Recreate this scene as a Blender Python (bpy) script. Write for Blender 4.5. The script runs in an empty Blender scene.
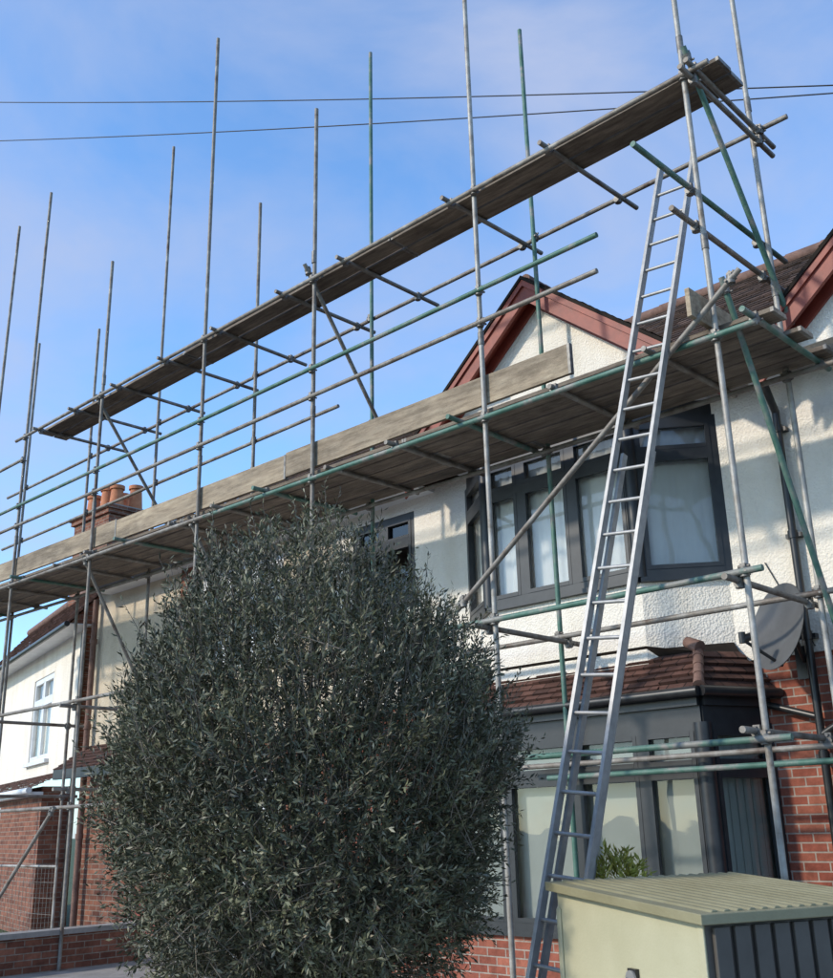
import bpy, math, random
import numpy as np
from mathutils import Vector, Matrix, noise
random.seed(7); np.random.seed(7)
sc=bpy.context.scene
try:
    sc.view_settings.view_transform='Standard'; sc.view_settings.look='None'
    sc.view_settings.exposure=0; sc.view_settings.gamma=1
except Exception: pass

# ---------------------------------------------------------------- materials
def nm(name):
    m=bpy.data.materials.new(name); m.use_nodes=True
    nt=m.node_tree; b=nt.nodes['Principled BSDF']
    return m,nt,b
def N(nt,t,**k):
    n=nt.nodes.new(t)
    for a,v in k.items():
        if a in n.inputs: n.inputs[a].default_value=v
        else: setattr(n,a,v)
    return n
def ramp(nt,fac,stops):
    r=nt.nodes.new('ShaderNodeValToRGB')
    el=r.color_ramp.elements
    el[0].position=stops[0][0]; el[0].color=(*stops[0][1],1)
    el[1].position=stops[-1][0]; el[1].color=(*stops[-1][1],1)
    for p,c in stops[1:-1]:
        e=el.new(p); e.color=(*c,1)
    nt.links.new(fac,r.inputs[0]); return r
def noisy(name,c1,c2,scale=5,rough=.6,metal=0,bump=0,bscale=60,detail=6,stops=None,spec=.5,stretch=None,bdist=.01,boardvar=False):
    m,nt,b=nm(name)
    tc=N(nt,'ShaderNodeTexCoord')
    src=tc.outputs['Object']
    if stretch:
        mp=N(nt,'ShaderNodeMapping'); mp.inputs['Scale'].default_value=stretch
        nt.links.new(src,mp.inputs[0]); src=mp.outputs[0]
    n=N(nt,'ShaderNodeTexNoise',Scale=scale,Detail=detail,Roughness=.65); nt.links.new(src,n.inputs['Vector'])
    r=ramp(nt,n.outputs['Fac'],stops or [(.32,c1),(.68,c2)])
    col=r.outputs[0]
    if boardvar:
        at=N(nt,'ShaderNodeUVMap'); wn=N(nt,'ShaderNodeTexWhiteNoise'); wn.noise_dimensions='2D'; nt.links.new(at.outputs[0],wn.inputs['Vector'])
        r2=ramp(nt,wn.outputs['Value'],[(0,(.58,.57,.56)),(.5,(.93,.92,.9)),(1,(1.3,1.27,1.2))])
        mx=N(nt,'ShaderNodeMixRGB',blend_type='MULTIPLY'); mx.inputs[0].default_value=1
        nt.links.new(col,mx.inputs[1]); nt.links.new(r2.outputs[0],mx.inputs[2]); col=mx.outputs[0]
        mp3=N(nt,'ShaderNodeMapping'); mp3.inputs['Scale'].default_value=(.8,1.5,2); nt.links.new(tc.outputs['Object'],mp3.inputs[0])
        n4=N(nt,'ShaderNodeTexNoise',Scale=2.2,Detail=8,Roughness=.75); nt.links.new(mp3.outputs[0],n4.inputs['Vector'])
        r4=ramp(nt,n4.outputs['Fac'],[(.35,(.55,.54,.53)),(.5,(1,1,1)),(.68,(1.25,1.24,1.22))])
        mx2=N(nt,'ShaderNodeMixRGB',blend_type='MULTIPLY'); mx2.inputs[0].default_value=.85
        nt.links.new(col,mx2.inputs[1]); nt.links.new(r4.outputs[0],mx2.inputs[2]); col=mx2.outputs[0]
    nt.links.new(col,b.inputs['Base Color'])
    b.inputs['Roughness'].default_value=rough; b.inputs['Metallic'].default_value=metal
    b.inputs['Specular IOR Level'].default_value=spec
    if bump:
        n2=N(nt,'ShaderNodeTexNoise',Scale=bscale,Detail=4); nt.links.new(src,n2.inputs['Vector'])
        bp=N(nt,'ShaderNodeBump',Strength=bump,Distance=bdist); nt.links.new(n2.outputs['Fac'],bp.inputs['Height'])
        nt.links.new(bp.outputs[0],b.inputs['Normal'])
    return m
galv=noisy('galvanised_steel',(.16,.16,.15),(.33,.33,.31),5,.55,.25,.3,40,stops=[(.3,(.15,.12,.09)),(.42,(.27,.25,.22)),(.58,(.36,.35,.32)),(.72,(.46,.45,.42))])
galv2=noisy('weathered_steel',(.13,.12,.105),(.30,.28,.25),6,.6,.2,.3,40,stops=[(.3,(.09,.06,.045)),(.42,(.17,.145,.12)),(.58,(.235,.22,.195)),(.72,(.36,.345,.32))])
green=noisy('green_painted_steel',(.03,.12,.09),(.2,.22,.2),3.5,.6,.1,.2,40,detail=9,stops=[(.3,(.035,.10,.07)),(.46,(.065,.155,.12)),(.54,(.11,.18,.15)),(.60,(.21,.21,.19)),(.78,(.30,.295,.27))])
coupm=noisy('coupler_steel',(.10,.09,.08),(.26,.25,.23),14,.55,.4)
boardm=noisy('scaffold_board_wood',(.13,.10,.07),(.26,.21,.155),3,.85,0,.6,30,stretch=(1,9,9),stops=[(.25,(.085,.065,.05)),(.5,(.18,.145,.112)),(.75,(.29,.24,.19))],boardvar=True)
toem=noisy('toe_board_wood',(.22,.18,.13),(.36,.30,.22),3,.85,0,.5,30,stretch=(1,6,9),stops=[(.25,(.17,.13,.09)),(.5,(.31,.25,.18)),(.75,(.42,.355,.265))],boardvar=True)
alum=noisy('aluminium',(.27,.27,.265),(.40,.395,.385),10,.5,.35)
frame=noisy('anthracite_frame',(.016,.018,.021),(.03,.033,.037),6,.4,0)
blackp=noisy('black_plastic',(.012,.012,.013),(.03,.03,.03),6,.35)
redb=noisy('red_bargeboard',(.17,.032,.022),(.28,.055,.033),5,.55,0,.2,20)
whitep=noisy('white_upvc',(.62,.63,.64),(.75,.76,.77),4,.4)
stone=noisy('concrete_paving',(.2,.19,.175),(.34,.32,.3),3,.85,0,.5,60)
grassm=noisy('grass_lawn',(.035,.06,.02),(.08,.11,.04),6,.9,0,.8,90)
asphalt=noisy('asphalt',(.04,.04,.042),(.065,.065,.065),12,.9,0,.6,200)
terr=noisy('terracotta',(.36,.12,.05),(.52,.20,.09),8,.75,0,.3,50)
ridgem=noisy('clay_ridge_tile',(.12,.065,.05),(.22,.13,.10),10,.85,0,.4,60)
dishm=noisy('dish_grey',(.07,.072,.075),(.10,.104,.11),4,.5)
creamp=noisy('cream_plastic',(.40,.38,.25),(.46,.44,.30),3,.55,0,.15,80)
lidp=noisy('olive_plastic',(.20,.18,.10),(.27,.25,.15),3,.6,0,.2,80)
darkp=noisy('dark_taupe_plastic',(.06,.053,.045),(.085,.077,.066),4,.55)
roomm=noisy('interior_wall',(.20,.19,.17),(.26,.25,.23),2,.9)
wirem=noisy('wire_black',(.015,.015,.018),(.02,.02,.02),2,.6)
barkm=noisy('bark',(.11,.095,.075),(.24,.21,.17),12,.9,0,.7,40)

def render_mat(name,a,b_):
    m,nt,b=nm(name)
    tc=N(nt,'ShaderNodeTexCoord')
    n=N(nt,'ShaderNodeTexNoise',Scale=1.2,Detail=8,Roughness=.7); nt.links.new(tc.outputs['Object'],n.inputs['Vector'])
    r=ramp(nt,n.outputs['Fac'],[(.3,a),(.65,b_)])
    mp=N(nt,'ShaderNodeMapping'); mp.inputs['Scale'].default_value=(3,3,.4); nt.links.new(tc.outputs['Object'],mp.inputs[0])
    n3=N(nt,'ShaderNodeTexNoise',Scale=1.,Detail=5); nt.links.new(mp.outputs[0],n3.inputs['Vector'])
    r3=ramp(nt,n3.outputs['Fac'],[(.3,(.84,.81,.76)),(.6,(1,1,1))])
    mx=N(nt,'ShaderNodeMixRGB',blend_type='MULTIPLY'); mx.inputs[0].default_value=.7
    nt.links.new(r.outputs[0],mx.inputs[1]); nt.links.new(r3.outputs[0],mx.inputs[2])
    nt.links.new(mx.outputs[0],b.inputs['Base Color'])
    v=N(nt,'ShaderNodeTexVoronoi',Scale=48); nt.links.new(tc.outputs['Object'],v.inputs['Vector'])
    n2=N(nt,'ShaderNodeTexNoise',Scale=30,Detail=5); nt.links.new(tc.outputs['Object'],n2.inputs['Vector'])
    ad=N(nt,'ShaderNodeMath',operation='ADD'); nt.links.new(v.outputs['Distance'],ad.inputs[0]); nt.links.new(n2.outputs['Fac'],ad.inputs[1])
    bp=N(nt,'ShaderNodeBump',Strength=.55,Distance=.014); nt.links.new(ad.outputs[0],bp.inputs['Height'])
    nt.links.new(bp.outputs[0],b.inputs['Normal'])
    b.inputs['Roughness'].default_value=.9; b.inputs['Specular IOR Level'].default_value=.2
    return m
whiter=render_mat('pebbledash_render',(.74,.69,.61),(.84,.80,.72))
beiger=render_mat('beige_render',(.50,.43,.32),(.63,.54,.42))

def brick_mat(name,c1,c2,mortar,w=.225,h=.075,ms=.007,uv=False,bump=.6,off=.5):
    m,nt,b=nm(name)
    if uv:
        tc=N(nt,'ShaderNodeUVMap'); vec=tc.outputs[0]; osrc=N(nt,'ShaderNodeTexCoord').outputs['Object']
    else:
        tc=N(nt,'ShaderNodeTexCoord'); s=N(nt,'ShaderNodeSeparateXYZ'); nt.links.new(tc.outputs['Object'],s.inputs[0])
        a=N(nt,'ShaderNodeMath',operation='ADD'); nt.links.new(s.outputs[0],a.inputs[0]); nt.links.new(s.outputs[1],a.inputs[1])
        c=N(nt,'ShaderNodeCombineXYZ'); nt.links.new(a.outputs[0],c.inputs[0]); nt.links.new(s.outputs[2],c.inputs[1]); vec=c.outputs[0]; osrc=tc.outputs['Object']
    bt=N(nt,'ShaderNodeTexBrick'); bt.offset=off
    bt.inputs['Scale'].default_value=1; bt.inputs['Brick Width'].default_value=w; bt.inputs['Row Height'].default_value=h
    bt.inputs['Mortar Size'].default_value=ms; bt.inputs['Mortar Smooth'].default_value=.2; bt.inputs['Bias'].default_value=0
    bt.inputs['Color1'].default_value=(*c1,1); bt.inputs['Color2'].default_value=(*c2,1); bt.inputs['Mortar'].default_value=(*mortar,1)
    nt.links.new(vec,bt.inputs['Vector'])
    n=N(nt,'ShaderNodeTexNoise',Scale=7,Detail=8,Roughness=.75); nt.links.new(osrc,n.inputs['Vector'])
    r=ramp(nt,n.outputs['Fac'],[(.3,(.5,.46,.44)),(.7,(1.15,1.1,1.05))])
    mx=N(nt,'ShaderNodeMixRGB',blend_type='MULTIPLY'); mx.inputs[0].default_value=1
    nt.links.new(bt.outputs['Color'],mx.inputs[1]); nt.links.new(r.outputs[0],mx.inputs[2])
    nt.links.new(mx.outputs[0],b.inputs['Base Color'])
    inv=N(nt,'ShaderNodeMath',operation='SUBTRACT'); inv.inputs[0].default_value=1; nt.links.new(bt.outputs['Fac'],inv.inputs[1])
    n2=N(nt,'ShaderNodeTexNoise',Scale=60,Detail=4); nt.links.new(osrc,n2.inputs['Vector'])
    m2=N(nt,'ShaderNodeMath',operation='MULTIPLY_ADD'); nt.links.new(n2.outputs['Fac'],m2.inputs[0]); m2.inputs[1].default_value=.4; nt.links.new(inv.outputs[0],m2.inputs[2])
    bp=N(nt,'ShaderNodeBump',Strength=bump,Distance=.01); nt.links.new(m2.outputs[0],bp.inputs['Height']); nt.links.new(bp.outputs[0],b.inputs['Normal'])
    b.inputs['Roughness'].default_value=.88; b.inputs['Specular IOR Level'].default_value=.25
    return m
brick=brick_mat('red_brick',(.25,.075,.052),(.40,.15,.10),(.38,.34,.30))
brick2=brick_mat('brown_brick',(.16,.065,.045),(.30,.13,.085),(.28,.24,.20))
tile=brick_mat('brown_roof_tile',(.055,.042,.036),(.12,.082,.066),(.02,.015,.012),.17,.105,.006,True,.5)
tiler=brick_mat('red_roof_tile',(.075,.042,.035),(.155,.082,.066),(.02,.015,.012),.17,.105,.006,True,.5)

def glass_mat():
    m=bpy.data.materials.new('window_glass'); m.use_nodes=True; nt=m.node_tree
    nt.nodes.clear(); o=N(nt,'ShaderNodeOutputMaterial')
    t=N(nt,'ShaderNodeBsdfTransparent'); t.inputs[0].default_value=(.95,.965,.96,1)
    g=N(nt,'ShaderNodeBsdfGlossy'); g.inputs['Roughness'].default_value=.02
    f=N(nt,'ShaderNodeFresnel'); f.inputs[0].default_value=1.65
    tc=N(nt,'ShaderNodeTexCoord'); n=N(nt,'ShaderNodeTexNoise',Scale=1.5); nt.links.new(tc.outputs['Object'],n.inputs['Vector'])
    bp=N(nt,'ShaderNodeBump',Strength=.06,Distance=.1); nt.links.new(n.outputs['Fac'],bp.inputs['Height']); nt.links.new(bp.outputs[0],g.inputs['Normal'])
    mx=N(nt,'ShaderNodeMixShader'); nt.links.new(f.outputs[0],mx.inputs[0]); nt.links.new(t.outputs[0],mx.inputs[1]); nt.links.new(g.outputs[0],mx.inputs[2])
    nt.links.new(mx.outputs[0],o.inputs[0]); return m
glass=glass_mat()
curt=noisy('white_curtain',(.82,.82,.80),(.9,.9,.88),2,.9)
blind=noisy('grey_green_blind',(.46,.50,.47),(.54,.58,.55),1.5,.8)

# ---------------------------------------------------------------- mesh builder
class MB:
    def __init__(s): s.v=[];s.f=[];s.m=[];s.mats=[];s.uv=[];s.sm=[]
    def mi(s,mat):
        if mat not in s.mats: s.mats.append(mat)
        return s.mats.index(mat)
    def add(s,vs,fs,mat,uvs=None,smooth=False):
        o=len(s.v); s.v+= [tuple(v) for v in vs]; k=s.mi(mat)
        for i,f in enumerate(fs):
            s.f.append([o+a for a in f]); s.m.append(k); s.sm.append(smooth)
            s.uv.append(uvs[i] if uvs else [(0,0)]*len(f))
    def box(s,a,b,mat):
        (x0,y0,z0),(x1,y1,z1)=a,b
        x0,x1=min(x0,x1),max(x0,x1);y0,y1=min(y0,y1),max(y0,y1);z0,z1=min(z0,z1),max(z0,z1)
        s.add([(x0,y0,z0),(x1,y0,z0),(x1,y1,z0),(x0,y1,z0),(x0,y0,z1),(x1,y0,z1),(x1,y1,z1),(x0,y1,z1)],
              [(3,2,1,0),(4,5,6,7),(0,1,5,4),(1,2,6,5),(2,3,7,6),(3,0,4,7)],mat)
    def beam(s,p,q,w,h,mat,up=(0,0,1)):
        p=Vector(p);q=Vector(q);d=(q-p).normalized();u=Vector(up)
        r=d.cross(u).normalized();u=r.cross(d).normalized()
        vs=[]
        for c in (p,q):
            for a,b in ((-1,-1),(1,-1),(1,1),(-1,1)): vs.append(c+r*a*w/2+u*b*h/2)
        s.add(vs,[(0,1,2,3),(7,6,5,4),(4,5,1,0),(5,6,2,1),(6,7,3,2),(7,4,0,3)],mat)
    def tube(s,p,q,r,mat,n=12,r2=None,cap=True):
        p=Vector(p);q=Vector(q);d=(q-p).normalized()
        a=d.orthogonal().normalized();b=d.cross(a);r2=r if r2 is None else r2
        vs=[];
        for c,rr in ((p,r),(q,r2)):
            for i in range(n):
                t=2*math.pi*i/n; vs.append(c+(a*math.cos(t)+b*math.sin(t))*rr)
        s.add(vs,[(i,(i+1)%n,n+(i+1)%n,n+i) for i in range(n)],mat,smooth=True)
        if cap: s.add(vs,[tuple(range(n))[::-1],tuple(range(n,2*n))],mat)
    def prism(s,poly,y0,y1,mat):
        n=len(poly); vs=[(x,y0,z) for x,z in poly]+[(x,y1,z) for x,z in poly]
        s.add(vs,[tuple(range(n)),tuple(range(n,2*n))[::-1]]+[((i+1)%n,i,n+i,n+(i+1)%n) for i in range(n)],mat)
    def courses(s,bl,br,tr,tl,mat,step=.105,lift=.014,jit=.004):
        bl,br,tr,tl=map(Vector,(bl,br,tr,tl))
        nrm=(br-bl).cross(tl-bl).normalized()
        if nrm.z<0: nrm=-nrm
        H=((tl-bl).length+(tr-br).length)/2; n=max(2,int(H/step)); ud=(br-bl).normalized()
        for i in range(n):
            a,b=i/n,(i+1)/n
            L0=bl.lerp(tl,a);R0=br.lerp(tr,a);L1=bl.lerp(tl,b);R1=br.lerp(tr,b)
            m=max(1,int((R0-L0).length/.35)) if jit else 1
            for j in range(m):
                u0,u1=j/m,(j+1)/m
                q0=L0.lerp(R0,u0);q1=L0.lerp(R0,u1);q2=L1.lerp(R1,u1);q3=L1.lerp(R1,u0)
                l=lift+random.uniform(-jit,jit)
                vs=[q0+nrm*l,q1+nrm*l,q2+nrm*.001,q3+nrm*.001,q0-nrm*.002,q1-nrm*.002]
                U=lambda q:(q-bl).dot(ud)
                v0,v1=i*.105,(i+1)*.105
                s.add(vs,[(0,1,2,3),(4,5,1,0)],mat,[[(U(q0),v0+.004),(U(q1),v0+.004),(U(q2),v1),(U(q3),v1)],[(U(q0),v0+.05),(U(q1),v0+.05),(U(q1),v0+.06),(U(q0),v0+.06)]])
    def obj(s,name,parent=None,bevel=0):
        me=bpy.data.meshes.new(name); me.from_pydata(s.v,[],s.f)
        for m in s.mats: me.materials.append(m)
        me.polygons.foreach_set('material_index',s.m); me.polygons.foreach_set('use_smooth',s.sm)
        ul=me.uv_layers.new(name='UVMap'); ul.data.foreach_set('uv',[c for f in s.uv for p in f for c in p])
        me.update(); o=bpy.data.objects.new(name,me); sc.collection.objects.link(o)
        if parent: o.parent=parent
        if bevel:
            b=o.modifiers.new('b','BEVEL'); b.width=bevel; b.segments=2; b.limit_method='ANGLE'
        return o
def empty(name,loc=(0,0,0)):
    e=bpy.data.objects.new(name,None); e.location=loc; sc.collection.objects.link(e); return e

def wall(mb,x0,x1,z0,z1,y,th,ops,mat):
    xs=sorted({x0,x1,*[v for o in ops for v in o[:2]]}); zs=sorted({z0,z1,*[v for o in ops for v in o[2:]]})
    for i in range(len(xs)-1):
        for j in range(len(zs)-1):
            cx=(xs[i]+xs[i+1])/2;cz=(zs[j]+zs[j+1])/2
            if any(o[0]<cx<o[1] and o[2]<cz<o[3] for o in ops): continue
            mb.box((xs[i],y,zs[j]),(xs[i+1],y+th,zs[j+1]),mat)

def window(mb,p0,p1,z0,z1,verts,trans,fm=frame,fw=.07,post=.11,drape='curt',sash=True,out=None):
    p0=Vector((*p0,0));p1=Vector((*p1,0));d=(p1-p0).normalized();L=(p1-p0).length
    n=Vector((d.y,-d.x,0))
    P=lambda u,z,o=0: p0+d*u+n*o+Vector((0,0,z))
    dep=.075
    def vbar(u,w,a=z0,b=z1,o=0,dd=dep): mb.beam(P(u,a,o),P(u,b,o),w,dd,fm,up=n)
    def hbar(z,w,a=0,b=L,o=0,dd=dep): mb.beam(P(a,z,o),P(b,z,o),dd,w,fm,up=(0,0,1))
    vbar(fw/2,fw);vbar(L-fw/2,fw)
    hbar(z0+fw/2,fw,fw,L-fw,.002);hbar(z1-fw/2,fw,fw,L-fw,.002)
    us=[0]+[v*L for v in verts]+[L]
    for v in verts: vbar(v*L,.085,z0+fw,z1-fw,.004)
    zsx=[z0]+list(trans)+[z1]
    for t in trans: hbar(t,.075,fw,L-fw,.007)
    for i in range(len(us)-1):
        for j in range(len(zsx)-1):
            a=us[i]+(.0425 if i else fw);b=us[i+1]-(.0425 if i<len(us)-2 else fw)
            c=zsx[j]+(.0375 if j else fw);e=zsx[j+1]-(.0375 if j<len(zsx)-2 else fw)
            if b-a<.12: 
                mb.beam(P((a+b)/2,c,0),P((a+b)/2,e,0),b-a,.06,fm,up=n); continue
            if sash:
                w=.04
                for (q,r_) in (((a+w/2,c),(a+w/2,e)),((b-w/2,c),(b-w/2,e))):
                    mb.beam(P(q[0],q[1],.02),P(r_[0],r_[1],.02),w,.05,fm,up=n)
                mb.beam(P(a+w,c+w/2,.022),P(b-w,c+w/2,.022),.05,w,fm); mb.beam(P(a+w,e-w/2,.022),P(b-w,e-w/2,.022),.05,w,fm)
            vs=[P(a,c,0),P(b,c,0),P(b,e,0),P(a,e,0)]
            mb.add(vs,[(0,1,2,3)],glass)
    if drape=='curt':
        k=int(L/.025);pts=[]
        for i in range(k+1):
            u=.03+(L-.06)*i/k; o=-.09+.012*math.sin(u*38+math.sin(u*7)*2)+.006*math.sin(u*91+1)
            pts.append((u,o))
        vs=[P(u,z0+.03,o) for u,o in pts]+[P(u,z1-.05,o) for u,o in pts]
        mb.add(vs,[(i,i+1,k+2+i,k+1+i) for i in range(k)],curt,smooth=True)
    elif drape=='blind':
        k=max(1,int(L/.09))
        for i in range(k):
            u0=.03+(L-.06)*i/k;u1=.03+(L-.06)*(i+1)/k
            vs=[P(u0,z0+.03,-.09),P(u1+.008,z0+.03,-.10),P(u1+.008,z1-.04,-.10),P(u0,z1-.04,-.09)]
            mb.add(vs,[(0,1,2,3)],blind)

# ---------------------------------------------------------------- main house
Yw=8.8
HO,HO2=1.60,1.76
def bay_house_bits(parent,cx,first=True):
    mb=MB(); fy=8.3; hf=.92; ho=HO
    up=[(cx-ho,Yw),(cx-hf,fy),(cx+hf,fy),(cx+ho,Yw)]
    zb,z0,z1,zt=2.9,3.72,5.30,5.46
    def mkstrip(pts,i):
        a,b=pts[i],pts[i+1]
        d=(Vector(b)-Vector(a)).normalized(); nn=Vector((d.y,-d.x))
        def strip(za,zc,mat,o=0.0,th=.1):
            A=Vector(a)+nn*o;B=Vector(b)+nn*o;C=Vector(b)-nn*th;D=Vector(a)-nn*th
            mb.add([(A.x,A.y,za),(B.x,B.y,za),(C.x,C.y,za),(D.x,D.y,za),(A.x,A.y,zc),(B.x,B.y,zc),(C.x,C.y,zc),(D.x,D.y,zc)],
             [(3,2,1,0),(4,5,6,7),(0,1,5,4),(1,2,6,5),(2,3,7,6),(3,0,4,7)],mat)
        return strip
    for i in range(3):
        strip=mkstrip(up,i)
        strip(zb,z0-.045,whiter,0,.12)
        strip(z1+.0,zt,frame,.02,.12)
        strip(z0-.045,z0,frame,.06,.12)
    mb.obj('bay_upper_wall',parent)
    mb=MB()
    window(mb,up[0],up[1],z0,z1,[],[4.93]); window(mb,up[1],up[2],z0,z1,[.27,.62],[4.93]); window(mb,up[2],up[3],z0,z1,[],[4.93])
    for x in (cx-hf,cx+hf): mb.tube((x,fy-.0,z0),(x,fy-.0,z1),.07,frame,8)
    mb.obj('bay_upper_window',parent)
    mb=MB(); fy2=8.12; hf2=1.50; ho2=HO2
    lo=[(cx-ho2,Yw),(cx-hf2,fy2),(cx+hf2,fy2),(cx+ho2,Yw)]
    zl0,zl1=.62,2.34
    for i in range(3):
        strip=mkstrip(lo,i)
        strip(0,zl0-.05,brick,0,.2)
        strip(zl0-.05,zl0,frame,.05,.12)
        strip(zl1,zl1+.14,frame,.02,.12)
        strip(zl1+.14,zl1+.22,frame,.06,.12)
        strip(zl1+.22,zl1+.27,blackp,.09,.12)
    mb.obj('bay_lower_wall',parent)
    mb=MB()
    window(mb,lo[0],lo[1],zl0,zl1,[],[1.96],drape='blind'); window(mb,lo[1],lo[2],zl0,zl1,[.28,.56,.80],[1.96],drape='blind'); window(mb,lo[2],lo[3],zl0,zl1,[],[1.96],drape='blind')
    for x in (cx-hf2,cx+hf2): mb.tube((x,fy2,zl0),(x,fy2,zl1),.075,frame,8)
    mb.obj('bay_lower_window',parent)
    mb=MB(); ze=2.62; zt2=2.98; hq=1.40
    e=[(cx-ho2-.1,Yw),(cx-hf2-.06,8.02),(cx+hf2+.06,8.02),(cx+ho2+.12,Yw)]
    t=[(cx-ho-.02,Yw-.1),(cx-hq,fy+.06),(cx+hq,fy+.06),(cx+ho+.02,Yw-.1)]
    for i in range(3):
        mb.courses((*e[i],ze),(*e[i+1],ze),(*t[i+1],zt2),(*t[i],zt2),tiler,.085,.026,.012)
    mb.add([(cx+hf-.05,fy-.001,zt2+.10),(cx+hq,fy+.06,zt2),(cx+ho+.02,Yw-.1,zt2),(cx+ho-.05,Yw-.04,zt2+.10)],[(0,1,2,3)],tiler)
    mb.add([(cx-hf+.05,fy-.001,zt2+.10),(cx-hq,fy+.06,zt2),(cx-ho-.02,Yw-.1,zt2),(cx-ho+.05,Yw-.04,zt2+.10)],[(3,2,1,0)],tiler)
    mb.add([(cx-hf,fy-.02,zt2+.10),(cx+hf,fy-.02,zt2+.10),(cx+hq,fy+.06,zt2-.002),(cx-hq,fy+.06,zt2-.002)],[(0,1,2,3)],tiler)
    mb.add([(x,y,ze-.01) for x,y in e]+[(x,y,ze-.01) for x,y in t],[(0,1,5,4),(1,2,6,5),(2,3,7,6)],blackp)
    for i in (1,2):
        A=Vector((*e[i],ze+.02));B=Vector((*t[i],zt2+.02))
        for k in range(4):
            p=A.lerp(B,k/4);q=A.lerp(B,(k+1.1)/4); mb.tube(p,q,.05,ridgem,12,.042)
        sg=-1 if i==1 else 1
        mb.tube(B+Vector((sg*.05,-.05,-.0)),B+Vector((-sg*.10,.0,.075)),.062,ridgem,12,.05)
    for i in range(3):
        a=Vector(e[i]);b=Vector(e[i+1]);d=(b-a).normalized();nn=Vector((d.y,-d.x));a2=a+nn*.03;b2=b+nn*.03
        mb.tube((*a2,ze-.03),(*b2,ze-.03),.045,blackp,10)
    mb.obj('bay_skirt_roof',parent)
    mb=MB(); gy=8.28; ax=cx-.05; az=7.13; hw=2.05; sl=.83
    zb=az-hw*sl
    mb.prism([(ax-hw+.12,zb+.02),(ax+hw-.12,zb+.02),(ax,az-.1)],gy,gy+.12,whiter)
    for sgn in (-1,1):
        foot=(ax+sgn*hw,zb)
        def sp(o0,o1,y0,y1,mat,ex=0):
            poly=[(ax,az+o0),(foot[0]+sgn*ex,foot[1]+o0-ex*.8),(foot[0]+sgn*ex,foot[1]+o1-ex*.8),(ax,az+o1)]
            if sgn>0: poly=poly[::-1]
            mb.prism(poly,y0,y1,mat)
        sp(0,-.20,8.06,8.10,redb)
        sp(.045,-.03,8.035,8.062,redb,.03)
        sp(.09,.047,8.02,8.12,tile,.05)
        sp(-.05,-.08,8.1,gy,redb)
        sp(-.08,-.22,gy-.03,gy-.001,redb)
        A=(foot[0]+sgn*.05,8.03,foot[1]+.05);B=(foot[0]+sgn*.05,10.6,foot[1]+.05);C=(ax,10.6,az+.08);D=(ax,8.03,az+.08)
        if sgn>0: mb.courses(A,B,C,D,tile)
        else: mb.courses(B,A,D,C,tile)
    for k in range(7):
        y=8.10+k*.32; mb.tube((ax,y,az+.07),(ax,y+.335,az+.07),.065,ridgem,12,.06)
    mb.box((cx-ho,8.32,5.46),(cx+ho,Yw+.05,5.50),whitep)
    mb.obj('front_gable',parent)

houseA=empty('rendered_house')
C1,C2=-5.99,-1.55
bay_house_bits(houseA,C1)
bay_house_bits(houseA,C2)
mb=MB()
wall(mb,-9.9,2.6,0,2.9,Yw,.25,[(C1-HO2+.04,C1+HO2-.04,0,2.9),(C2-HO2+.04,C2+HO2-.04,0,2.9)],brick)
wall(mb,-9.9,2.6,2.9,5.5,Yw-.03,.28,[(C1-HO+.03,C1+HO-.03,2.9,5.5),(C2-HO+.03,C2+HO-.03,2.9,5.5),(-9.55,-8.45,4.15,5.25)],whiter)
mb.obj('front_wall',houseA)
mb=MB(); window(mb,(-9.55,Yw+.02),(-8.45,Yw+.02),4.15,5.25,[.5],[4.9],drape=None); mb.box((-9.6,Yw-.1,4.08),(-8.4,Yw+.1,4.15),frame); mb.obj('small_window',houseA)
mb=MB()
mb.box((-9.9,12.0,0),(2.6,12.2,6.9),roomm); mb.box((-9.9,9.06,2.82),(2.6,12,2.9),roomm); mb.box((-9.9,9.06,5.3),(2.6,12,5.36),roomm)
for x in (-9.9,-7.95,-3.9,-3.4,2.5): mb.box((x,9.06,0),(x+.1,12,5.3),roomm)
mb.obj('interior',houseA)
mb=MB()
RY,RZ=11.5,8.14
mb.courses((-16.2,8.42,5.5),(2.8,8.42,5.5),(2.8,RY,RZ),(-16.2,RY,RZ),tile,.105,.016,.006)
mb.courses((2.8,14.6,5.5),(-16.2,14.6,5.5),(-16.2,RY,RZ),(2.8,RY,RZ),tile,.3,.014,.004)
x=-16.2
while x<2.8:
    mb.tube((x,RY,RZ+.01),(x+.46,RY,RZ+.01),.09,ridgem,12,.08); x+=.45
mb.obj('main_roof',houseA)
mb=MB()
mb.tube((-3.9,8.4,5.44),(-3.65,8.4,5.44),.06,blackp); mb.tube((-15.6,8.4,5.44),(-8.2,8.4,5.44),.06,blackp)
mb.box((-15.6,8.45,5.40),(-8.1,Yw,5.44),whitep); mb.box((-3.9,8.45,5.40),(-3.6,Yw,5.44),whitep)
mb.tube((-3.70,8.40,5.4),(-3.73,8.70,5.1),.035,blackp); mb.tube((-3.73,8.70,5.12),(-3.73,8.70,0.1),.035,blackp)
for z in (4.9,3.9,3.0,2.0): mb.tube((-3.73,8.70,z),(-3.73,8.70,z+.07),.045,blackp); mb.box((-3.80,8.70,z+.01),(-3.66,8.80,z+.05),blackp)
mb.tube((-3.25,8.70,2.45),(-3.73,8.70,2.2),.03,blackp)
mb.tube((-4.2,8.74,2.5),(-3.73,8.71,2.35),.03,blackp)
mb.tube((-4.05,8.76,3.75),(-3.7,8.76,2.95),.006,blackp,6)
mb.obj('gutters_downpipe',houseA)

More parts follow.
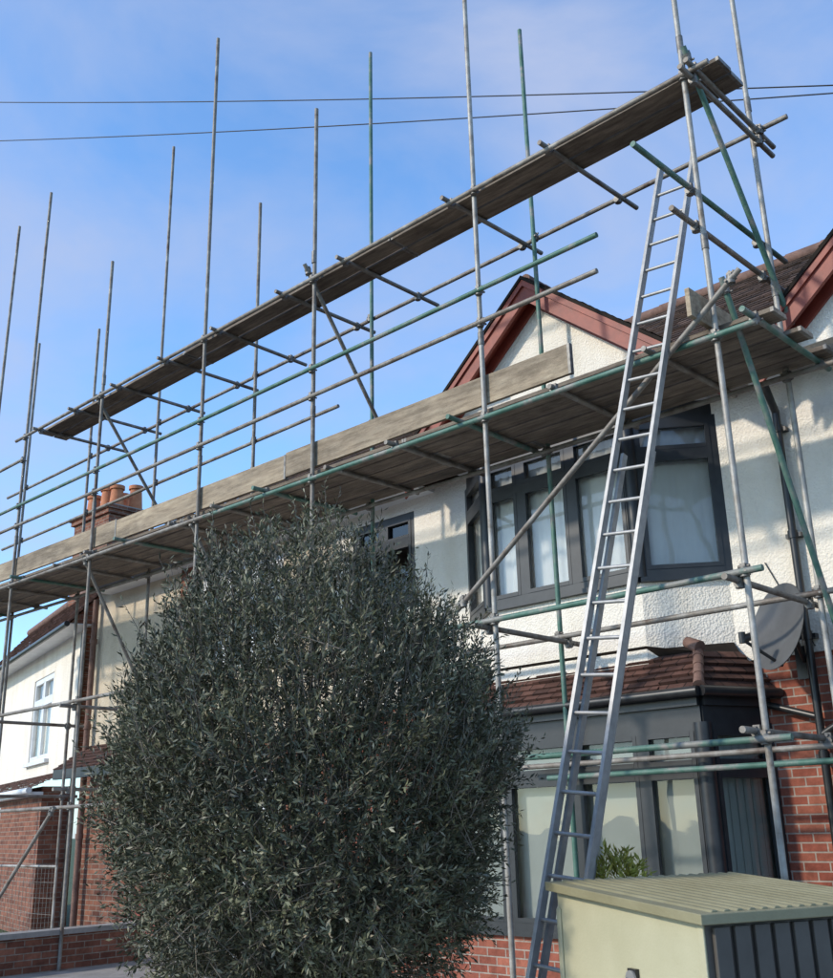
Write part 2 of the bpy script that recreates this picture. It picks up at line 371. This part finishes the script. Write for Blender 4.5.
# ---- neighbour B
houseB=empty('terraced_house')
mb=MB()
wall(mb,-16.0,-9.9,2.75,5.5,Yw-.02,.25,[(-12.9,-11.0,3.7,5.2)],beiger)
wall(mb,-16.0,-9.9,.16,2.75,Yw,.25,[(-12.9,-11.0,.8,2.3),(-14.6,-13.7,.16,2.3)],brick2)
wall(mb,-16.0,-9.9,0,.16,Yw-.04,.3,[],whitep)
mb.box((-16.0,Yw+.25,0),(-15.75,14.6,5.5),beiger)
mb.box((-13.35,Yw-.12,2.95),(-13.05,Yw-.02,5.4),brick2)
mb.obj('front_wall',houseB)
mb=MB(); window(mb,(-12.9,Yw+.02),(-11,Yw+.02),3.7,5.2,[.33,.66],[4.8],fm=whitep); window(mb,(-12.9,Yw+.03),(-11,Yw+.03),.8,2.3,[.33,.66],[1.9],fm=whitep)
mb.box((-14.6,Yw+.05,.16),(-13.7,Yw+.1,2.3),redb); mb.obj('windows_and_door',houseB)
mb=MB()
mb.courses((-16.0,8.2,2.55),(-13.4,8.2,2.55),(-13.4,Yw,2.95),(-16.0,Yw,2.95),tiler,.1,.02,.006)
mb.box((-16.0,8.2,2.40),(-13.4,8.26,2.55),frame); mb.box((-15.9,8.26,2.48),(-13.5,Yw,2.53),whitep)
mb.obj('porch_roof',houseB)
mb=MB(); mb.tube((-15.9,8.68,0),(-15.9,8.68,5.35),.05,ridgem)
for z in (1.5,3.2,4.6): mb.tube((-15.9,8.68,z),(-15.9,8.68,z+.08),.065,ridgem)
mb.obj('downpipe',houseB)
# chimney
ch=empty('brick_chimney')
mb=MB(); cx0,cx1,cy0,cy1=-21.2,-19.7,10.9,11.9; CZ=-.14
mb.box((cx0,cy0,5.0),(cx1,cy1,8.35+CZ),brick2)
mb.box((cx0-.06,cy0-.06,8.35+CZ),(cx1+.06,cy1+.06,8.45+CZ),brick2); mb.box((cx0-.1,cy0-.1,8.45+CZ),(cx1+.1,cy1+.1,8.53+CZ),brick2); mb.box((cx0-.03,cy0-.03,8.53+CZ),(cx1+.03,cy1+.03,8.58+CZ),stone)
mb.obj('stack',ch)
mb=MB()
for i,(px_,py_) in enumerate([(.25,.3),(.75,.35),(1.25,.3),(.3,.75),(.8,.72),(1.28,.75)]):
    x=cx0+px_;y=cy0+py_; hh=.08*(i%2)
    mb.tube((x,y,8.58+CZ),(x,y,9.0+CZ+hh),.165,terr,14,.13); mb.tube((x,y,9.0+CZ+hh),(x,y,9.08+CZ+hh),.165,terr,14,.165)
mb.obj('chimney_pots',ch)

# ---- house C
houseC=empty('white_gabled_house',(-16.9,9.1,0)); houseC.rotation_euler=(0,0,math.radians(-14))
mb=MB()
CE=5.15
wall(mb,-9,0,2.62,CE,0,.25,[(-3.9,-2.25,2.95,4.6)],whiter)
wall(mb,-9,0,0,2.35,-.55,.25,[(-4.6,-3.3,.9,2.1)],brick2)
mb.box((-.28,-.55+.25,0),(0,0,2.35),brick2)
for k in range(17):
    z=2.7+k*.14; w=.2 if k%2 else .32
    mb.box((-w,-.02,z),(.02,.1,z+.13),brick2)
mb.box((0,.1,0),(.02,5,CE),brick2)
mb.obj('walls',houseC)
mb=MB()
window(mb,(-3.9,.06),(-2.25,.06),2.95,4.6,[.5],[4.1],fm=whitep); mb.box((-4.0,-.08,2.88),(-2.15,.1,2.95),whitep)
window(mb,(-4.6,-.5),(-3.3,-.5),.9,2.1,[.5],[],fm=whitep)
mb.obj('windows',houseC)
mb=MB()
mb.courses((-9,-.38,CE-.05),(.25,-.38,CE-.05),(.25,.85,CE+1.35),(-9,.85,CE+1.35),tiler,.105,.018,.007)
mb.courses((.25,4.6,CE-.05),(-9,4.6,CE-.05),(-9,.85,CE+1.35),(.25,.85,CE+1.35),tiler,.3,.014,.004)
mb.tube((-9,.85,CE+1.37),(.25,.85,CE+1.37),.09,ridgem)
mb.box((-9,-.36,CE-.07),(.2,-.002,CE-.055),whitep); mb.box((-9,.03,CE),(.2,.22,CE+.28),brick2)
mb.add([(.2,-.36,CE-.05),(.2,4.5,CE-.05),(.2,.85,CE+1.3)],[(0,1,2)],brick2)
mb.courses((-9,-.75,2.32),(.15,-.75,2.32),(.15,0,2.66),(-9,0,2.66),tiler,.1,.016,.004)
mb.tube((-9,-.8,2.28),(.15,-.8,2.28),.05,whitep); mb.tube((-9,-.43,CE-.08),(.25,-.43,CE-.08),.05,blackp)
mb.box((-9,-.75,2.2),(.12,-.56,2.26),whitep)
mb.tube((.08,-.08,0),(.08,-.08,CE-.2),.045,blackp)
mb.obj('roofs',houseC)

# ---------------------------------------------------------------- scaffold
scaf=empty('scaffolding')
YO,YI=6.82,7.97; R=.0242
SL=.010
st=MB();cp=MB()
def coupler(p,d1,d2):
    p=Vector(p);d1=Vector(d1).normalized();d2=Vector(d2).normalized()
    cp.tube(p-d1*.035,p+d1*.035,.034,coupm,8); cp.tube(p-d2*.035,p+d2*.035,.034,coupm,8)
    n=d1.cross(d2)
    if n.length<.1: return
    n.normalize(); cp.tube(p+d1*.03-n*.05,p+d1*.03+n*.05,.010,coupm,6); cp.tube(p-d1*.045+d2*.04,p+d1*.045+d2*.04,.012,coupm,6)
    cp.beam(p+d2*.045-d1*.02,p+d2*.045+d1*.02,.03,.05,coupm,up=n)
outer=[(-3.30,9.9,galv,0),(-5.62,10.9,galv,-.02),(-8.07,9.88,galv2,0),(-10.21,12.28,galv2,0),(-12.75,9.77,galv2,0),(-15.1,12.13,galv2,0),(-16.27,12.0,galv2,0),(-18.0,9.9,galv2,0)]
inner=[(-3.27,9.9,galv,0),(-5.79,10.3,green,0),(-8.38,11.55,green,.04),(-10.7,10.3,galv2,.03),(-13.12,12.6,galv2,0),(-15.2,9.95,galv2,0),(-17.5,10.5,galv2,0)]
for lst,y in ((outer,YO),(inner,YI)):
    for x,t,m,l in lst:
        st.tube((x,y,0),(x+l,y,min(t,5.9)),R,m); st.tube((x+l,y,min(t,5.9)),(x+2*l,y+random.uniform(-.02,.02),t),R,m)
        st.tube((x+l,y,5.84),(x+l,y,5.97),.030,coupm)
        st.box((x-.075,y-.075,0),(x+.075,y+.075,.008),coupm)
        if t<10: st.tube((x+l,y,7.75),(x+l,y,7.9),.030,coupm)
st.obj('standards',scaf)
ld=MB()
def ledger(x0,x1,y,z,m,std,sag=.0,dz=0):
    ld.tube((x0,y,z),(x1,y,z+dz),R,m)
    for s in std:
        if min(x0,x1)-.05<s[0]<max(x0,x1)+.05: coupler((s[0],(y+ (YO if y<7.4 else YI))/2,z+dz*(s[0]-x0)/(x1-x0)),(1,0,0),(0,0,1))
fo=-.05; ro=.05
ledger(-3.05,-15.35,YO+fo,7.47,galv2,outer,dz=.12)
ledger(-15.0,-18.3,YO+fo,7.2,galv2,outer,dz=.02)
ledger(-4.25,-18.3,YO+fo,6.38,green,outer,dz=.07)
ledger(-4.28,-18.2,YO+fo,6.04,galv2,outer,dz=.09)
ledger(-2.95,-10.0,YO+fo,5.06,green,outer,dz=.07); ledger(-9.9,-18.2,YO+fo,5.13,galv2,outer,dz=.08)
ledger(-3.15,-9.2,YO+fo,3.22,green,outer); ledger(-9.0,-18.3,YO+fo,3.23,galv2,outer)
ledger(-3.1,-5.9,YO+fo,2.06,green,outer); ledger(-9.0,-18.3,YO+fo,1.9,galv2,outer)
ledger(-2.95,-18.3,YI+ro,7.55,galv2,inner,dz=.05)
ledger(-9,-18.3,YI+ro,6.6,galv2,inner); ledger(-6.6,-18.3,YI+ro,6.15,galv2,inner,dz=.05)
ledger(-2.8,-18.3,YI+ro-.1,5.06,galv2,inner,dz=.14)
ledger(-3.1,-9.5,YI-ro,3.22,galv2,inner)
ledger(-2.95,-6.3,YI-ro,2.06,galv2,inner); ledger(-3.0,-6.0,YI-ro,1.95,green,[])
ld.obj('ledgers',scaf)
tr=MB()
def transom(x,y0,y1,z,m,cpl=True,dz=0):
    tr.tube((x,y0,z),(x+random.uniform(-.04,.04),y1,z+dz),R,m)
    if cpl:
        coupler((x,YO,z-.02),(0,1,0),(0,0,1)); coupler((x,YI,z-.02),(0,1,0),(0,0,1))
for i,x in enumerate([-3.2,-4.72,-5.95,-7.53,-8.6,-9.9,-11.1,-12.3,-13.5,-14.6]):
    transom(x,6.68,8.26 if i%3 else 8.32,7.52-SL*.5*(x+3),galv2)
x=-2.98;i=0
while x>-18.2:
    transom(x,6.62+.06*(i%3),8.16-.04*(i%2),5.12-SL*(x+3),galv2 if i%3 else green,cpl=(i%2==0)); x-=.88+.1*(i%3); i+=1
for x in (-3.36,-5.70,-8.15,-10.3,-12.85,-15.2):
    transom(x,6.6,8.25,3.17,galv2)
for x in (-3.36,-12.85,-15.2): transom(x,6.6,8.2,2.12,galv2)
transom(-3.37,5.98,8.5,6.43,green); transom(-3.36,6.45,8.5,6.08,galv2,dz=.03)
transom(-3.22,6.6,8.3,7.42,galv2)
def brace(p,q,m): 
    tr.tube(p,q,R,m); d=Vector(q)-Vector(p)
    for c in (Vector(p)+d.normalized()*.1,Vector(q)-d.normalized()*.1): coupler(c,d,(0,0,1))
brace((-3.24,6.75,7.72),(-3.24,8.15,5.62),green)
brace((-3.2,6.82,5.55),(-3.2,8.25,2.5),green)
brace((-3.0,6.72,5.5),(-5.98,6.72,3.35),galv2)
brace((-8.16,6.75,7.75),(-8.25,8.1,6.0),galv2)
brace((-12.83,6.75,7.6),(-12.9,8.1,5.9),galv2)
brace((-12.83,6.75,5.2),(-12.83,8.0,3.1),galv2)
brace((-10.3,6.75,5.2),(-10.3,8.0,3.1),galv2)
brace((-15.2,6.75,.1),(-13.0,6.72,1.9),galv2)
tr.obj('transoms_and_braces',scaf)
cp.obj('couplers',scaf)
bd=MB()
def plank(x,e,y0,y1,z0,z1,mat,sl):
    s=lambda X:-sl*(X+3)
    q=(random.random(),random.random())
    bd.add([(x,y0,z0+s(x)),(e,y0,z0+s(e)),(e,y1,z0+s(e)),(x,y1,z0+s(x)),(x,y0,z1+s(x)),(e,y0,z1+s(e)),(e,y1,z1+s(e)),(x,y1,z1+s(x))],
      [(0,1,2,3),(7,6,5,4),(4,5,1,0),(5,6,2,1),(6,7,3,2),(7,4,0,3)],mat,[[q]*4]*6)
def bandp(x,y0,y1,z0,z1,sl):
    s=-sl*(x+3); w=.03
    bd.box((x-w,y0-.002,z0+s-.002),(x+.001,y1+.002,z1+s+.002),coupm)
def boardrow(x0,x1,ys,z,mat,sl,w=.225,th=.038):
    for k,y in enumerate(ys):
        x=x0-random.uniform(0,.25)*(k%2)
        while x>x1+.05:
            L=random.choice([3.9,3.0,3.9]); e=max(x-L,x1)
            dz=random.uniform(0,.008); dy=random.uniform(-.005,.005)
            plank(x-.004,e+.004,y-w/2+.006+dy,y+w/2-.006+dy,z+dz,z+th+dz,mat,sl)
            bandp(x-.003,y-w/2+.006+dy,y+w/2-.006+dy,z+dz,z+th+dz,sl)
            bandp(e+.036,y-w/2+.006+dy,y+w/2-.006+dy,z+dz,z+th+dz,sl); x=e
boardrow(-2.85,-18.1,[6.99+.232*i for i in range(5)],5.15,boardm,SL)
boardrow(-3.02,-14.85,[7.02,7.26],7.55,boardm,SL*.5)
x=-4.68
for L in (3.9,3.6,3.9,2.5):
    e=x-L; dz=random.uniform(-.01,.015)
    plank(x,e+.006,6.855,6.893,5.215+dz,5.50+dz,toem,SL); bandp(x+.002,6.853,6.895,5.215+dz,5.50+dz,SL); x=e
bd.box((-3.42,6.62,5.22),(-3.38,8.2,5.46),toem)
bd.obj('boards',scaf,bevel=.003)

# ---------------------------------------------------------------- ladder
la=empty('aluminium_ladder'); mb=MB()
B=Vector((-4.52,5.41,0));T=Vector((-3.79,7.17,7.01));off=Vector((.32,0,-.033)); dn=(T-B).normalized()
mb.beam(B,T,.028,.062,alum,up=(0,-1,.25)); mb.beam(B+off,T+off,.028,.062,alum,up=(0,-1,.25))
mb.beam(B+dn*.3+Vector((.035,.075,0)),B+dn*4.4+Vector((.035,.075,0)),.026,.055,alum,up=(0,-1,.25))
mb.beam(B+dn*.3+off+Vector((-.035,.075,0)),B+dn*4.4+off+Vector((-.035,.075,0)),.026,.055,alum,up=(0,-1,.25))
s=.2
while s<7.1:
    p=B+dn*s; mb.tube(p,p+off,.014,alum,8); s+=.27
mb.obj('stiles_and_rungs',la)

# ---------------------------------------------------------------- satellite dish
sd=empty('satellite_dish'); mb=MB()
c=Vector((-3.80,8.30,3.08)); ax=Vector((-.50,-.82,.28)).normalized()
a=ax.orthogonal().normalized(); b=ax.cross(a)
n=36; rings=9; Rr=.37; vs=[];fs=[]
for i in range(rings+1):
    r=Rr*i/rings
    for j in range(n):
        t=2*math.pi*j/n; vs.append(c+a*math.cos(t)*r+b*math.sin(t)*r*1.08+ax*(r*r*.5-.06))
for i in range(rings):
    for j in range(n): fs.append((i*n+j,i*n+(j+1)%n,(i+1)*n+(j+1)%n,(i+1)*n+j))
mb.add(vs,fs,dishm,smooth=True)
mb.add([v-ax*.008 for v in vs],[f[::-1] for f in fs],dishm,smooth=True)
lo=c-Vector((0,0,1))*.33
tip=c+ax*.36-Vector((0,0,.22))
mb.tube(lo,tip,.014,blackp,8); mb.tube(tip,tip+(c-tip).normalized()*.1,.035,blackp,10); mb.tube(tip+Vector((0,0,-.03)),tip+Vector((0,0,.06)),.03,blackp,10)
mb.tube(c-ax*.06,c-ax*.16,.05,blackp,10); mb.tube(c-ax*.14,(c.x,8.74,c.z-.25),.02,blackp,10); mb.box((c.x-.08,8.74,c.z-.4),(c.x+.08,8.768,c.z-.12),blackp)
mb.obj('reflector_and_arm',sd)

# ---------------------------------------------------------------- storage box
sh=empty('garden_storage_box',(-2.23,3.88,0))
av=Vector((-.92,.39,0)).normalized(); bv=Vector((.39,.92,0)).normalized(); sh.rotation_euler=(0,0,math.atan2(av.y,av.x))
loc_b=-1 if av.cross(bv).z<0 else 1
D,Ln,hf,hb=1.12,1.02,1.175,1.238
mb=MB()
def P(x,y,z): return (x,loc_b*y,z)
mb.add([P(0,0,0),P(D,0,0),P(D,0,hb),P(0,0,hf),P(0,Ln,0),P(D,Ln,0),P(D,Ln,hb),P(0,Ln,hf)],[(0,1,2,3),(7,6,5,4),(1,5,6,2)],creamp)
mb.box(P(.05,-.012,.08),P(D-.05,-.003,.12),creamp)
for u in (.0,D-.035): mb.box(P(u,-.010,0),P(u+.035,-.0005,hf-.01),creamp)
mb.add([P(0,0,0),P(0,Ln,0),P(0,Ln,hf),P(0,0,hf)],[(0,1,2,3)],darkp)
y=.03
while y<Ln-.05:
    mb.box(P(-.022,y,.05),P(-.001,y+.075,hf-.02),darkp); y+=.098
mb.obj('body',sh,bevel=.004)
mb=MB(); o=.05
z0=hf-.005;z1=hb+.005
th=.04
def lidz(x): return z0+(z1-z0)*(x/D)
A=[(-o,-o),(D+o*.5,-o),(D+o*.5,Ln+o),(-o,Ln+o)]
mb.add([P(x,y,lidz(x)) for x,y in A]+[P(x,y,lidz(x)+th) for x,y in A],[(3,2,1,0),(4,5,6,7),(0,1,5,4),(1,2,6,5),(2,3,7,6),(3,0,4,7)],lidp)
y=.02
while y<Ln:
    vs=[]
    for x in (-o+.03,D-.01):
        vs+= [P(x,y,lidz(x)+th),P(x,y+.010,lidz(x)+th+.009),P(x,y+.030,lidz(x)+th+.009),P(x,y+.040,lidz(x)+th)]
    mb.add(vs,[(0,1,5,4),(1,2,6,5),(2,3,7,6),(0,3,2,1),(4,5,6,7)],lidp); y+=.062
mb.obj('lid',sh,bevel=.004)
mb=MB(); mb.tube(P(.5,-.02,.92),P(.5,-.03,.92),.035,alum,12); mb.tube(P(.5,-.04,.92),P(.56,-.05,.86),.012,alum,8); mb.box(P(.47,-.02,.87),P(.53,-.002,.96),blackp)
mb.obj('latch',sh)

# ---------------------------------------------------------------- foliage
def leaf_mat(name,stops,rough=.5):
    m,nt,b=nm(name)
    at=N(nt,'ShaderNodeAttribute'); at.attribute_name='rnd'
    r=ramp(nt,at.outputs['Fac'],stops)
    tc=N(nt,'ShaderNodeTexCoord'); n=N(nt,'ShaderNodeTexNoise',Scale=2.6,Detail=4); nt.links.new(tc.outputs['Object'],n.inputs['Vector'])
    r2=ramp(nt,n.outputs['Fac'],[(.35,(.6,.6,.6)),(.65,(1.25,1.22,1.1))])
    mx=N(nt,'ShaderNodeMixRGB',blend_type='MULTIPLY'); mx.inputs[0].default_value=1
    nt.links.new(r.outputs[0],mx.inputs[1]); nt.links.new(r2.outputs[0],mx.inputs[2]); nt.links.new(mx.outputs[0],b.inputs['Base Color'])
    b.inputs['Roughness'].default_value=rough; b.inputs['Specular IOR Level'].default_value=.4; return m
leafm=leaf_mat('olive_leaf',[(0,(.045,.05,.03)),(.35,(.082,.09,.053)),(.68,(.135,.142,.088)),(.84,(.27,.27,.205)),(1,(.16,.11,.085))])
leafy=leaf_mat('yellow_green_leaf',[(0,(.16,.17,.02)),(.5,(.28,.29,.05)),(1,(.42,.38,.09))])
def leaves(name,base,dirs,lens,nl,ll,lw,mat,parent):
    n=len(base); rng=np.random
    t=np.linspace(.12,1.0,nl)[None,:]+rng.uniform(-.04,.04,(n,nl))
    P0=base[:,None,:]+dirs[:,None,:]*(lens[:,None]*t)[:,:,None]
    rv=rng.normal(size=(n,nl,3)); dd=np.repeat(dirs[:,None,:],nl,1)
    side=np.cross(dd,rv); side/=np.linalg.norm(side,axis=2,keepdims=True)+1e-9
    ang=rng.uniform(.45,1.05,(n,nl,1)); L=dd*np.cos(ang)+side*np.sin(ang)
    W=np.cross(L,rng.normal(size=(n,nl,3))*.6+dd); W/=np.linalg.norm(W,axis=2,keepdims=True)+1e-9
    Nn=np.cross(L,W)
    sz=rng.uniform(.65,1.2,(n,nl,1)); l=L*ll*sz; w=W*lw*sz*.5
    tip=P0+l+Nn*ll*.12*rng.uniform(-1,1,(n,nl,1)); mid=P0+l*.5
    a=mid+w+Nn*lw*.2; b=mid-w+Nn*lw*.2
    V=np.stack([P0,a,tip,b],2).reshape(-1,3); k=n*nl
    idx=np.arange(k)*4
    F=np.stack([idx,idx+1,idx+2,idx,idx+2,idx+3],1).reshape(-1)
    me=bpy.data.meshes.new(name); me.vertices.add(len(V)); me.vertices.foreach_set('co',V.astype(np.float32).ravel())
    me.loops.add(len(F)); me.loops.foreach_set('vertex_index',F.astype(np.int32))
    me.polygons.add(2*k); me.polygons.foreach_set('loop_start',np.arange(2*k,dtype=np.int32)*3); 
    try: me.polygons.foreach_set('loop_total',np.full(2*k,3,dtype=np.int32))
    except Exception: pass
    me.update(calc_edges=True)
    at=me.attributes.new('rnd','FLOAT','POINT'); rr=np.clip(np.repeat(rng.uniform(0,1,(n,1))*.4+rng.uniform(0,1,(n,nl))*.6,4,axis=1).reshape(-1),0,1)
    at.data.foreach_set('value',rr.astype(np.float32)); me.materials.append(mat)
    o=bpy.data.objects.new(name,me); sc.collection.objects.link(o); o.parent=parent; return o
def crown(center,rx,rzu,rzd,n,seed,fr=(.5,1.0),lumps=26,amp=.09,pu=2.0):
    rng=np.random.RandomState(seed)
    u=rng.normal(size=(n,3)); u/=np.linalg.norm(u,axis=1,keepdims=True)
    lc=np.random.RandomState(5).normal(size=(lumps,3)); lc/=np.linalg.norm(lc,axis=1,keepdims=True); la_=np.random.RandomState(6).uniform(-1,1,lumps)
    k=(np.exp((u@lc.T-1)*14)*la_[None]).sum(1)
    lc2=np.random.RandomState(9).normal(size=(220,3)); lc2/=np.linalg.norm(lc2,axis=1,keepdims=True); la2=np.random.RandomState(8).uniform(-1,1,220)
    k2=(np.exp((u@lc2.T-1)*110)*la2[None]).sum(1)
    h=np.hypot(u[:,0],u[:,1]); z=u[:,2]; rz=np.where(z>0,rzu,rzd); p=np.where(z>0,pu,2.5)
    rad=((h/rx)**p+(np.abs(z)/rz)**p)**(-1/p)
    rad*=1+amp*k+.13*k2
    f=fr[0]+(fr[1]-fr[0])*rng.uniform(0,1,n)**.6
    return np.array(center)+u*(rad*f)[:,None],u,f
tree=empty('evergreen_tree')
TC=(-4.62,3.89,1.68)
b1,u1,f1=crown(TC,1.04,1.38,.95,15500,1,(.6,1.0),pu=2.2)
d=u1*.75+np.array([0,0,.55])+np.random.normal(size=u1.shape)*.5; d/=np.linalg.norm(d,axis=1,keepdims=True)
leaves('leaves',b1,d,np.random.uniform(.08,.2,len(b1)),11,.040,.0115,leafm,tree)
sel=np.where((u1[:,2]>.0)&(f1>.9))[0]; sel=np.random.choice(sel,700,replace=False)
dl=u1[sel]*.6+np.array([0,0,1.])+np.random.normal(size=(len(sel),3))*.25; dl/=np.linalg.norm(dl,axis=1,keepdims=True)
Ls=np.random.uniform(.12,.36,len(sel))
leaves('top_shoots',b1[sel],dl,Ls,14,.040,.011,leafm,tree)
mb=MB()
for p,dd,L in zip(b1[sel],dl,Ls): mb.tube(p-dd*.1,p+dd*L,.003,barkm,3,.0015,False)
sel2=np.random.choice(np.where(f1>.8)[0],3200,replace=False)
for j in sel2:
    p=Vector(b1[j]);dd=Vector(d[j]); mb.tube(p-dd*.14,p+dd*.15,.0036,barkm,3,.0015,False)
mb.tube((-4.62,3.89,0),(-4.59,3.91,.75),.07,barkm,12,.055)
for dx,dy in ((.12,.05),(-.1,.1),(.03,-.13)): mb.tube((-4.61,3.90,.1),(-4.61+dx*3,3.90+dy*3,1.0),.035,barkm,8,.02)
for i in range(200):
    j=np.random.randint(len(b1)); e=Vector(b1[j]); s0=Vector((-4.60,3.90,.45+random.random()*.5)); prev=s0; r=.02
    mid=s0.lerp(e,.5)+Vector((random.uniform(-.1,.1),random.uniform(-.1,.1),random.uniform(-.05,.2)))
    for k in range(1,6):
        t=k/5; p=s0*(1-t)**2+mid*2*t*(1-t)+e*t*t; mb.tube(prev,p,r,barkm,5,r*.72,False); prev=p; r*=.72
mb.obj('trunk_and_branches',tree)
sb=empty('small_shrub')
b2,u2,f2=crown((-4.03,6.0,1.12),.15,.18,.3,160,3)
d2=u2*.6+np.array([0,0,.7]); d2/=np.linalg.norm(d2,axis=1,keepdims=True)
leaves('shrub_leaves',b2,d2,np.full(len(b2),.09),7,.07,.016,leafy,sb)
mb=MB()
for i in range(7):
    t=i*.9; mb.tube((-4.03+.04*math.cos(t),6.0+.04*math.sin(t),0),(-4.03+.12*math.cos(t),6+.12*math.sin(t),1.15),.01,barkm,6,.006)
mb.obj('shrub_stems',sb)

# ---------------------------------------------------------------- ground
mb=MB(); mb.add([(-600,-600,-.02),(600,-600,-.02),(600,600,-.02),(-600,600,-.02)],[(0,1,2,3)],grassm); mb.obj('ground')
mb=MB(); mb.box((-60,1.6,-.1),(40,8.6,0),stone); mb.obj('front_garden_paving')
mb=MB(); mb.box((-60,-1.4,-.12),(40,1.55,-.004),stone); mb.box((-60,-1.55,-.12),(40,-1.4,.0),stone); mb.obj('pavement')
mb=MB(); mb.add([(-60,-9,-.012),(40,-9,-.012),(40,-1.56,-.012),(-60,-1.56,-.012)],[(0,1,2,3)],asphalt); mb.obj('road')

fn=empty('mesh_fence_panel'); mb=MB()
fx0,fx1,fyy=-16.2,-14.3,7.5
for p,q in (((fx0,fyy,0),(fx0,fyy,1.15)),((fx1,fyy,0),(fx1,fyy,1.15)),((fx0,fyy,1.15),(fx1,fyy,1.15)),((fx0,fyy,.1),(fx1,fyy,.1))): mb.tube(p,q,.018,galv,8)
for i in range(1,18): mb.tube((fx0+i*.105,fyy,.1),(fx0+i*.105,fyy,1.15),.003,galv2,5)
for i in range(1,5): mb.tube((fx0,fyy,.1+i*.21),(fx1,fyy,.1+i*.21),.003,galv2,5)
mb.obj('panel',fn)
bw=empty('low_garden_wall'); mb=MB()
mb.box((-13.0,4.2,0),(-12.78,8.0,.40),brick2); mb.box((-13.03,4.17,.40),(-12.75,8.03,.46),stone)
mb.obj('wall_and_coping',bw)

for A,Bp in (((-17.75,6.8,15.6),(-3.44,11.0,9.93)),((-17.93,6.96,14.87),(-3.46,11.02,9.84))):
    A=Vector(A);Bp=Vector(Bp);e=Bp-A;A2=A-e*.25;B2=Bp+e*.12
    mb=MB();prev=None
    for i in range(33):
        t=i/32; p=A2.lerp(B2,t)-Vector((0,0,1))*.5*4*t*(1-t)*.3
        if prev is not None: mb.tube(prev,p,.009,wirem,6,None,False)
        prev=p
    mb.obj('overhead_wire')

# ---------------------------------------------------------------- light & world
el=math.radians(28); S=Vector((-.42,-.91,0)).normalized()
sun=bpy.data.lights.new('sun','SUN'); sun.energy=3.2; sun.angle=math.radians(3); sun.color=(1,.89,.74)
so=bpy.data.objects.new('sun',sun); sc.collection.objects.link(so)
Sv=Vector((S.x*math.cos(el),S.y*math.cos(el),math.sin(el))); so.rotation_euler=Sv.to_track_quat('Z','Y').to_euler()
w=bpy.data.worlds.new('World'); sc.world=w; w.use_nodes=True; nt=w.node_tree
bg=nt.nodes['Background']
sky=N(nt,'ShaderNodeTexSky'); sky.sky_type='NISHITA'; sky.sun_disc=False; sky.sun_elevation=el
sky.sun_rotation=math.atan2(S.x,S.y); sky.air_density=1.0; sky.dust_density=.5; sky.ozone_density=2.2
gain=N(nt,'ShaderNodeMixRGB',blend_type='MULTIPLY'); gain.inputs[0].default_value=1; gain.inputs[2].default_value=(1.5,1.95,2.3,1)
nt.links.new(sky.outputs[0],gain.inputs[1])
tc=N(nt,'ShaderNodeTexCoord'); mp=N(nt,'ShaderNodeMapping'); mp.inputs['Scale'].default_value=(1,1,2.0); mp.inputs['Rotation'].default_value=(.2,.3,.4)
nt.links.new(tc.outputs['Generated'],mp.inputs[0])
n1=N(nt,'ShaderNodeTexNoise',Scale=2.8,Detail=9,Roughness=.54,Distortion=.35); nt.links.new(mp.outputs[0],n1.inputs['Vector'])
r1=ramp(nt,n1.outputs['Fac'],[(.38,(0,0,0)),(.52,(.42,.42,.42)),(.70,(1,1,1))])
mulf=N(nt,'ShaderNodeMath',operation='MULTIPLY'); mulf.inputs[1].default_value=.78; nt.links.new(r1.outputs[0],mulf.inputs[0])
mx=N(nt,'ShaderNodeMixRGB'); mx.inputs[2].default_value=(3.5,4.0,5.5,1)
nt.links.new(mulf.outputs[0],mx.inputs[0]); nt.links.new(gain.outputs[0],mx.inputs[1]); nt.links.new(mx.outputs[0],bg.inputs[0]); bg.inputs[1].default_value=.15

# ---------------------------------------------------------------- camera
cam=bpy.data.cameras.new('camera'); co=bpy.data.objects.new('camera',cam); sc.collection.objects.link(co)
r=Vector((.71674,.69693,-.02372));u=Vector((.23280,-.20707,.95022));fw_=Vector((-.65733,.68659,.31066))
M=Matrix((( r.x,u.x,-fw_.x,0),(r.y,u.y,-fw_.y,0),(r.z,u.z,-fw_.z,1.55),(0,0,0,1)))
co.matrix_world=M
cam.sensor_fit='HORIZONTAL'; cam.sensor_width=36; cam.lens=36*1035/833; cam.clip_end=2000; cam.clip_start=.05
sc.camera=co
